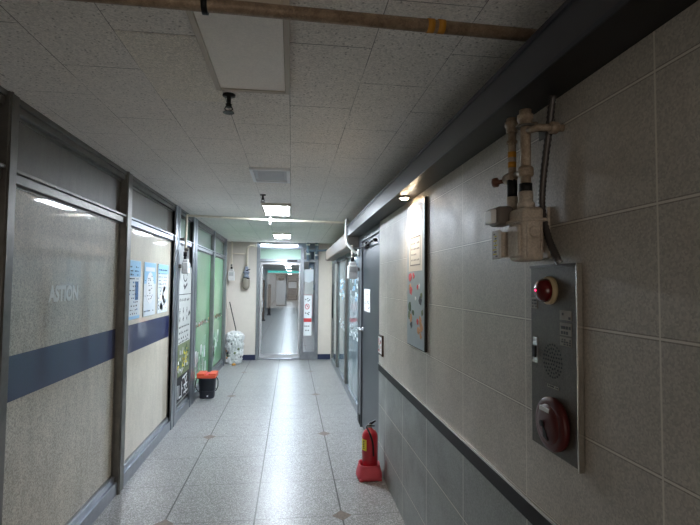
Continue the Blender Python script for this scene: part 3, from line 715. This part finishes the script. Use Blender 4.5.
MB().tube([(-.94, 9.98, 1.87), (-.86, 9.95, 1.90)], .010).tube([(-.94, 9.98, 1.72), (-.87, 9.95, 1.70)], .010).build('valve_handle', BLACK_METAL, t)
MB().lathe((-.945, 10.02, 1.475), (0, 0, 1), [(.02, 0), (.055, .02), (.075, .06), (.078, .20), (.06, .23), (.04, .25)], 22).build('bottom_bowl', mat('grey_brown_bowl', (134, 126, 114), .5), t)
MB().box(-.96, -.92, 10.06, YB, 1.80, 1.84).build('wall_bracket', ALU_DULL, t)
tr = small_meter('white gas meter hanging on the dark post below the two housings', .715, 5.50, 1.775, METER_WHITE, (0, -1, 0), [(.715, 5.60-.02, 2.075), (.715, 5.55, 2.03), (.715, 5.51, 1.86)], .115, .20, .09)
MB().box(.74, .80, 5.50, 5.53, 1.77, 1.81).build('wall_bracket', ALU_DULL, tr)
hs = smooth_path([(.640, 5.53, 2.39), (.638, 5.53, 2.25), (.642, 5.50, 2.12), (.655, 5.49, 2.085), (.70, 5.48, 2.03), (.745, 5.48, 1.99), (.785, 5.46, 1.985)], 6)
h_ = tag(MB().tube(hs, .017, 14).build('conduit_hose', WHITE), 'white bent hose between the dark and beige shutter housings', 'hose')
MB().tube([(.782, 5.46, 2.03), (.782, 5.46, 1.94)], .016, 12).build('end_fitting', METER_WHITE, h_)

# ================================================================ LEFT POSTERS AND NOTICE
XQ = XG+.010
def poster(label, y0, y1, z0, z1, head, bg, rows, accent=INK):
    t = thing('poster', label, 'poster', (XG, (y0+y1)/2, z0), 'blue and white posters on the pale glass')
    MB().box(XQ-.0075, XQ-.004, y0, y1, z0, z1).build('sheet', bg, t)
    MB().box(XQ-.004, XQ-.003, y0+.005, y1-.005, z1-head, z1-.004).build('blue_heading', SKYBLUE, t)
    m = MB()
    for r_ in range(rows):
        z = z0+.04+(z1-z0-.07)*r_/rows; n = random.randint(4, 8)
        for c in range(n):
            if random.random() < .75: a = y0+.03+(y1-y0-.08)*c/n; m.m(random.choice((0, 0, 1))).box(XQ-.003, XQ-.002, a, a+random.uniform(.012, .028), z, z+random.uniform(.006, .014))
    m.build('printed_text', [accent, INKBLUE], t)
    return t
a_ = poster('white and blue poster, leftmost of the three on the pale glass', 4.03, 4.36, 1.30, 1.80, .14, PALEBLUE, 13)
MB().box(XQ-.003, XQ-.002, 4.22, 4.30, 1.46, 1.62).build('blue_picture', INKBLUE, a_)
MB().box(XQ-.003, XQ-.002, 4.04, 4.35, 1.30, 1.325).build('blue_footer', SKYBLUE, a_)
b_ = poster('blue poster with a white oval, middle of the three on the pale glass', 4.46, 4.83, 1.30, 1.80, .20, PALEBLUE, 3)
MB().prism([(XQ-.003, 4.645+.12*math.cos(2*PI*k/24), 1.56+.15*math.sin(2*PI*k/24)) for k in range(24)], (.0008, 0, 0)).build('white_oval', PAPER, b_)
MB().box(XQ-.003, XQ-.002, 4.50, 4.79, 1.715, 1.755).build('white_title', PAPER, b_)
m = MB()
for k in range(14): a, b = random.uniform(4.58, 4.70), random.uniform(1.45, 1.67); m.box(XQ-.002, XQ-.0012, a, a+.02, b, b+.01)
m.build('oval_text', INK, b_)
c0 = poster('pale blue poster with white cloud shapes, rightmost of the three on the pale glass', 4.91, 5.30, 1.30, 1.80, .10, PALEBLUE, 12)
m = MB()
for cy0, cz0, r in ((5.06, 1.42, .09), (5.16, 1.48, .09), (5.12, 1.58, .07), (5.05, 1.36, .05), (5.2, 1.38, .06)):
    m.prism([(XQ-.003, cy0+r*math.cos(2*PI*k/20), cz0+r*math.sin(2*PI*k/20)) for k in range(20)], (.0006, 0, 0))
m.build('white_clouds', PAPER, c0)

n_ = thing('notice_board', 'tall white printed notice board with a black lower band, left wall', 'sign', (-1.30, 6.0, .2))
MB().box(-1.325, -1.300, 5.635, 6.345, .20, 1.81, .002).build('board', SIGNBG, n_)
XN = -1.300
MB().box(XN, XN+.0015, 5.66, 6.33, .21, .50).build('black_band', INK, n_)
pic = MB().box(XN, XN+.0015, 5.66, 6.33, .50, .88).build('leaf_picture', GREENINK, n_)
flecks(pic, 'picture_patches', 5.68, 6.30, .52, .86, 60, [DARKGREENINK, YELLOW, PAPER, GREYPRINT], x=XN+.0015, wmin=.015, wmax=.06, hmin=.015, hmax=.05)
m = MB()
def stroke(y0, z0, y1, z1, wd=.022):
    dv = Vector((0, y1-y0, z1-z0)); n2 = Vector((0, -dv.z, dv.y)).normalized()*wd/2; a, b = Vector((XN+.0015, y0, z0)), Vector((XN+.0015, y1, z1))
    m.prism([a-n2, b-n2, b+n2, a+n2], (.0015, 0, 0))
# bold white characters of the black band
for s4 in ((5.72, .25, 5.72, .41), (5.79, .25, 5.79, .40), (5.79, .25, 5.90, .25), (5.93, .23, 5.93, .42), (5.93, .33, 5.98, .33), (6.04, .35, 6.24, .35), (6.08, .30, 6.20, .44), (6.20, .30, 6.08, .44), (6.14, .23, 6.14, .30), (6.04, .26, 6.26, .26), (5.96, .45, 6.20, .47)): stroke(*s4)
m.build('white_characters', PAPER, n_)
m = MB()
for k in range(28):
    a = 2*PI*k/28; 
    if k % 14 < 12: stroke(5.99+.10*math.cos(a), 1.70+.07*math.sin(a), 5.99+.10*math.cos(a+.2), 1.70+.07*math.sin(a+.2), .014)
stroke(5.92, 1.585, 5.97, 1.545, .03); stroke(5.97, 1.545, 6.10, 1.60, .03); stroke(5.68, 1.47, 6.32, 1.47, .008)
for z, n2, hh in ((1.40, 6, .05), (1.27, 3, .10), (1.17, 3, .08), (1.08, 7, .03), (1.01, 6, .035), (.945, 5, .03), (.90, 7, .02)):
    for k in range(n2):
        y = 5.72+.55*k/n2+random.random()*.02
        stroke(y, z, y+random.uniform(.02, .05), z+random.uniform(-.01, .02), .012); stroke(y+.02, z-hh*.3, y+.022, z+hh*.4, .010)
for k in range(5): stroke(6.20+.02*k, 1.20+.03*(k % 3), 6.24+.015*k, 1.22+.02*(k % 2), .02)
m.build('printed_text', INK, n_)

# sidelight notices on the glass beside the far door
YG = YB+.04
s1 = thing('notice_sheet', 'white and red prohibition notice on the narrow glass beside the far door', 'notice', (.37, YG, .55))
MB().box(.268, .440, YG-.004, YG-.001, .50, 1.36).build('sheet', mat('bright_paper', (232, 236, 238), .6), s1)
MB().box(.272, .436, YG-.006, YG-.004, .79, .87).build('red_band', REDINK, s1)
m = MB()
for k in range(20):
    a, b_2 = 2*PI*k/20, 2*PI*(k+1)/20
    m.prism([(.345+.05*math.cos(a), YG-.006, 1.12+.06*math.sin(a)), (.345+.05*math.cos(b_2), YG-.006, 1.12+.06*math.sin(b_2)), (.345+.038*math.cos(b_2), YG-.006, 1.12+.046*math.sin(b_2)), (.345+.038*math.cos(a), YG-.006, 1.12+.046*math.sin(a))], (0, .002, 0))
m.prism([(.315, YG-.006, 1.15), (.322, YG-.006, 1.158), (.378, YG-.006, 1.092), (.370, YG-.006, 1.084)], (0, .002, 0))
m.build('prohibition_ring', REDINK, s1)
m = MB()
for x, z in ((.30, 1.26), (.34, 1.28), (.38, 1.25), (.35, 1.23), (.30, .97), (.34, .96), (.37, .98), (.36, .94), (.29, .69), (.33, .69), (.37, .69), (.31, .60), (.36, .60), (.345, 1.12)): m.box(x, x+.022, YG-.006, YG-.004, z, z+.022)
m.build('printed_text', INK, s1)
s2 = thing('notice_sheet', 'pale blue and grey sheets on the narrow glass above the prohibition notice', 'notice', (.37, YG, 1.36))
MB().box(.268, .47, YG-.004, YG-.001, 1.62, 1.92).build('blue_sheet', PALEBLUE, s2)
MB().prism([(.27, YG-.005, 1.38), (.47, YG-.005, 1.38), (.47, YG-.005, 1.68), (.37, YG-.005, 1.63), (.27, YG-.005, 1.66)], (0, .004, 0)).build('grey_sheet', GREYPRINT, s2)
tag(MB().tube([(.43, YB+.22, 2.45), (.43, YB+.22, 1.62), (.44, YB+.22, 1.56), (.49, YB+.22, 1.53), (.70, YB+.22, 1.53)], .06, 16).build('duct_pipe', BLUEPIPE), 'blue-grey bent pipe behind the narrow glass beside the far door', 'pipe')

# ---- fittings above the far door
t = thing('tube_light', 'slim tube light mounted above the far glass door', 'light', (-.25, YB-.06, 2.42))
MB().box(-.68, .14, YB-.07, YB-.001, 2.435, 2.465, .003).build('housing', ALU_BRIGHT, t)
MB().tube([(-.66, YB-.05, 2.422), (.12, YB-.05, 2.422)], .009, 10).build('tube', TUBE, t)
t = thing('pipe_cluster', 'blue-grey pipes and joints hanging from the ceiling right of the far door', 'pipe', (.45, 10.0, 2.2))
MB().tube([(.34, 9.98, 2.478), (.34, 9.98, 2.10)], .030, 14).tube([(.52, 9.98, 2.478), (.52, 9.98, 2.14)], .028, 14).tube([(.30, 9.98, 2.30), (.78, 9.98, 2.33), (.83, 9.98, 2.40)], .022, 12).build('pipes', BLUEPIPE, t)
m = MB()
for x, z in ((.34, 2.42), (.52, 2.42), (.34, 2.22), (.52, 2.20)): m.lathe((x, 9.98, z), (0, 0, 1), [(.036, 0), (.040, .005), (.040, .03), (.036, .035)], 14)
m.build('pipe_joint', METER_WHITE, t)

# ---- beyond the door: furniture seen through the glass
t = thing('tall_cabinet', 'tall pale grey cabinet standing far down the corridor beyond the glass door', 'cabinet', (-.75, 34.4, 0))
MB().box(-1.10, -.40, 34, 34.8, .05, 1.80, .01).build('body', LIGHTGREY, t)
MB().box(-1.08, -.755, 33.97, 34, .10, 1.76, .004).build('door', LIGHTGREY, t); MB().box(-.745, -.42, 33.97, 34, .10, 1.76, .004).build('door', LIGHTGREY, t)
MB().box(-1.06, -.44, 34.05, 34.75, 0, .05).build('plinth', DARKGREY, t)
tag(MB().lathe((-.74, 34.3, 1.80), (0, 0, 1), [(.10, 0), (.2, .05), (.22, .14), (.12, .24)], 12).build('dark_bundle', BLACK), 'small dark bundle on top of the far tall cabinet', 'bundle')
t = thing('display_shelf', 'dark shelf unit at the far end beyond the glass door', 'shelf', (.1, 45, 0))
MB().box(-.34, .55, 45, 45.5, 0, .10).box(-.34, .55, 45, 45.5, .5, 1.15).box(-.34, .55, 45, 45.5, 1.75, 1.83).build('dark_panel', DARKGREY, t)
MB().box(-.34, -.28, 45.02, 45.5, .10, 2.1).box(.49, .55, 45.02, 45.5, .10, 2.1).build('upright', DARKGREY, t)
MB().box(-.28, .49, 45.1, 45.5, 1.15, 1.75).build('pale_display', LIGHTGREY, t)
t = tag(MB().box(-1.49, .85, 30.0, 30.08, 2.26, 2.40).build('hanging_sign', TURQ), 'turquoise sign board across the corridor beyond the glass door', 'sign')
t = thing('display_board', 'pink and dark display board on the right beyond the glass door', 'board', (.5, 19.9, 0))
MB().box(.31, .90, 19.8, 19.9, .25, 1.60, .005).build('pink_face', PINK, t); MB().box(.33, .38, 19.82, 19.88, 0, .25).box(.82, .87, 19.82, 19.88, 0, .25).build('leg', DARKGREY, t)
for i, (x, y, w_, hh, m_, lb, nm) in enumerate(((-1.25, 20.5, .22, 1.75, mat('dull_brown', (104, 88, 76), .6), 'brown slim door frame post left beyond the glass door', 'door_post'), (-1.1, 24.0, .14, 1.55, mat('far_black', (40, 40, 44), .6), 'dark upright banner stand left beyond the glass door', 'banner_stand'))):
    t = thing(nm, lb, 'post', (x, y, 0))
    MB().box(x-w_/2, x+w_/2, y, y+.06, .04, hh, .01).build('panel', m_, t); MB().box(x-w_*.7, x+w_*.7, y-.12, y+.18, 0, .04, .01).build('base', DARKGREY, t)

# ================================================================ FLOOR THINGS
# fire extinguisher in a red stand
sx0, sy0 = .668, 3.95
st = thing('extinguisher_stand', 'faded red plastic stand holding the fire extinguisher by the tiled wall', 'stand', (sx0, sy0, 0))
m = MB()
def ring_sq(cx, cy0, hw, z, r=.3, n=28):
    out = []
    for k in range(n):
        a = 2*PI*k/n+.35; c, s = math.cos(a), math.sin(a); e = 3.2
        rr = hw/((abs(c)**e+abs(s)**e)**(1/e)); out.append((cx+rr*c, cy0+rr*s, z))
    return out
rings = [ring_sq(sx0, sy0, a, z) for a, z in ((.100, .006), (.106, .02), (.105, .045), (.094, .085), (.086, .115), (.088, .122), (.082, .122), (.074, .10), (.070, .04))]
vs = [[m.bm.verts.new(p_) for p_ in r] for r in rings]
for a, b in zip(vs, vs[1:]):
    for k in range(28):
        f = m.bm.faces.new((a[k], a[(k+1) % 28], b[(k+1) % 28], b[k])); f.smooth = True
m.bm.faces.new(vs[0][::-1]); m.bm.faces.new(vs[-1])
for ax_, ay_ in ((-1, -1), (1, -1), (-1, 1), (1, 1)): m.box(sx0+ax_*.075-.018, sx0+ax_*.075+.018, sy0+ay_*.075-.018, sy0+ay_*.075+.018, 0, .02, .004)
m.build('base', STAND_RED, st)
ex = thing('fire_extinguisher', 'red fire extinguisher with yellow label standing in a red base', 'fire extinguisher', (sx0+.006, sy0, .042))
ex_x = sx0+.006
MB().lathe((ex_x, sy0, .042), (0, 0, 1), [(.060, 0), (.066, .01), (.066, .290), (.062, .318), (.046, .345), (.022, .358), (.018, .370)], 32).build('cylinder', EXT_RED, ex)
m = MB(); n = 10
for k in range(n):
    a0, a1 = PI*1.02+.9*k/n, PI*1.02+.9*(k+1)/n
    m.prism([(ex_x+.0662*math.cos(a0), sy0+.0662*math.sin(a0), .235), (ex_x+.0662*math.cos(a1), sy0+.0662*math.sin(a1), .235), (ex_x+.0662*math.cos(a1), sy0+.0662*math.sin(a1), .325), (ex_x+.0662*math.cos(a0), sy0+.0662*math.sin(a0), .325)], (.0012*math.cos(a0), .0012*math.sin(a0), 0))
ylw = m.build('yellow_label', YELLOW, ex)
m = MB()
for k in range(5):
    a0 = PI*1.02+.3; m.prism([(ex_x+.0676*math.cos(a0), sy0+.0676*math.sin(a0), .250+k*.014), (ex_x+.0676*math.cos(a0+.3), sy0+.0676*math.sin(a0+.3), .250+k*.014), (ex_x+.0676*math.cos(a0+.3), sy0+.0676*math.sin(a0+.3), .256+k*.014), (ex_x+.0676*math.cos(a0), sy0+.0676*math.sin(a0), .256+k*.014)], (.001*math.cos(a0), .001*math.sin(a0), 0))
m.build('label_print', INK, ylw)
vb = MB().lathe((ex_x, sy0, .408), (0, 0, 1), [(.017, 0), (.017, .012), (.012, .014), (.012, .038)], 16).tube([(ex_x, sy0, .43), (ex_x-.03, sy0-.012, .432)], .006, 10).build('valve_block', ALU_DULL, ex)
MB().prism([(ex_x-.008, sy0-.01, .440), (ex_x+.012, sy0-.01, .440), (ex_x+.045, sy0-.03, .470), (ex_x+.040, sy0-.035, .480), (ex_x-.008, sy0-.01, .452)], (0, .016, 0)).prism([(ex_x-.008, sy0-.01, .425), (ex_x+.035, sy0-.03, .428), (ex_x+.035, sy0-.03, .434), (ex_x-.008, sy0-.01, .434)], (0, .016, 0)).build('lever', BLACK_METAL, vb)
MB().tube(smooth_path([(ex_x-.02, sy0-.01, .432), (ex_x-.035, sy0-.040, .425), (ex_x-.010, sy0-.076, .375), (ex_x+.012, sy0-.076, .30), (ex_x+.018, sy0-.074, .20)], 6), .0075, 10).build('hose', BLACK, ex)

# bucket
bx0, by0 = -1.155, 6.88
b = thing('plastic_bucket', 'dark square plastic bucket with orange-red lid by the green glass', 'bucket', (bx0, by0, 0))
m = MB(); vs = []
for hw, z in ((.095, 0), (.100, .012), (.118, .27), (.122, .272), (.122, .285)): vs.append([m.bm.verts.new(q_) for q_ in ring_sq(bx0, by0, hw, z)])
for a, c in zip(vs, vs[1:]):
    for k in range(28): f = m.bm.faces.new((a[k], a[(k+1) % 28], c[(k+1) % 28], c[k])); f.smooth = True
m.bm.faces.new(vs[0][::-1]); m.bm.faces.new(vs[-1]); m.box(bx0-.108, bx0+.108, by0-.110, by0+.11, .10, .108, .002)
m.build('tub', BUCKET, b)
lid = MB().box(bx0-.128, bx0+.128, by0-.125, by0+.125, .285, .325, .008).box(bx0-.13, bx0-.02, by0-.12, by0+.12, .320, .352, .010).box(bx0+.03, bx0+.13, by0-.12, by0+.12, .320, .352, .010).build('lid', LID, b)
MB().box(bx0-.02, bx0+.03, by0-.10, by0+.10, .322, .336, .004).build('lid_latch', REDINK, lid)
for s_gn in (-1, 1):
    MB().tube(smooth_path([(bx0+s_gn*.125, by0-.02, .28), (bx0+s_gn*.148, by0-.04, .25), (bx0+s_gn*.150, by0-.05, .16), (bx0+s_gn*.122, by0-.05, .10)], 5), .006, 8).build('handle', BLACK_METAL, b)
MB().box(bx0+.01, bx0+.03, by0-.105, by0-.098, .03, .05).build('sticker', PAPER, b)

# rubbish bag (lumpy) and mop
from mathutils import noise as mnoise
m = MB(); cx0, cy0 = -1.13, 9.72; vs = []; n = 60
prof_b = [(.10, .0), (.155, .015), (.17, .06), (.165, .18), (.172, .30), (.176, .42), (.188, .50), (.172, .57), (.12, .62), (.06, .645), (.02, .65)]
prof_f = []
for (r0, z0), (r1_, z1) in zip(prof_b, prof_b[1:]):
    for q in range(4): prof_f.append((r0+(r1_-r0)*q/4, z0+(z1-z0)*q/4))
for j, (r, z) in enumerate(prof_f):
    ring = []
    for k in range(n):
        a = 2*PI*k/n; v3 = Vector((math.cos(a)*r*9, math.sin(a)*r*9, z*9))
        q_ = r*(1.03+.16*mnoise.noise(v3*.8)+.14*abs(mnoise.noise(v3*1.7))+.10*mnoise.noise(v3*3.5))
        ring.append(m.bm.verts.new((cx0+q_*math.cos(a), cy0+q_*math.sin(a), z+(0 if j == 0 else .012*mnoise.noise(v3*2)))))
    vs.append(ring)
for a, c in zip(vs, vs[1:]):
    for k in range(n): m.bm.faces.new((a[k], a[(k+1) % n], c[(k+1) % n], c[k]))
m.bm.faces.new(vs[0][::-1]); m.bm.faces.new(vs[-1])
bg = thing('rubbish_bag', 'bulging white plastic rubbish bag in the far left corner', 'bag', (cx0, cy0, 0))
m.build('bag_body', BAG, bg)
m = MB()
for a, z, r in ((-1.9, .52, .07), (-2.4, .56, .06), (-1.2, .55, .055), (-1.6, .44, .05)):
    c = (cx0+.14*math.cos(a), cy0+.14*math.sin(a), z)
    m.lathe(c, (math.cos(a), math.sin(a), .4), [(r*.5, -.02), (r, 0), (r*.85, .025), (r*.3, .045)], 14)
m.build('crumpled_bag_top', BAG, bg)
m = MB()
for k in range(12):
    a, z = random.uniform(-2.9, -.3), random.uniform(.04, .45); r = .172
    m.m(k % 3).lathe((cx0+r*math.cos(a), cy0+r*math.sin(a), z), (math.cos(a), math.sin(a), 0), [(.02, -.02), (.028, .008), (.012, .018)], 7)
m.build('contents_showing', [DARKGREY, TAN, GREENINK], bg)
tag(MB().lathe((-1.10, 9.47, 0), (0, 0, 1), [(.03, 0), (.045, .01), (.03, .035), (.006, .045)], 10).build('crumpled_wrapper', ORANGE), 'small orange crumpled wrapper on the floor beside the rubbish bag', 'litter')
tag(MB().tube([(-1.13, 9.97, .66), (-1.265, 9.97, 1.22)], .010, 10).tube([(-1.07, 9.97, .02), (-1.13, 9.97, .66)], .012, 10).build('mop_handle', BLACK_METAL), 'thin dark mop handle leaning in the corner behind the rubbish bag', 'handle')
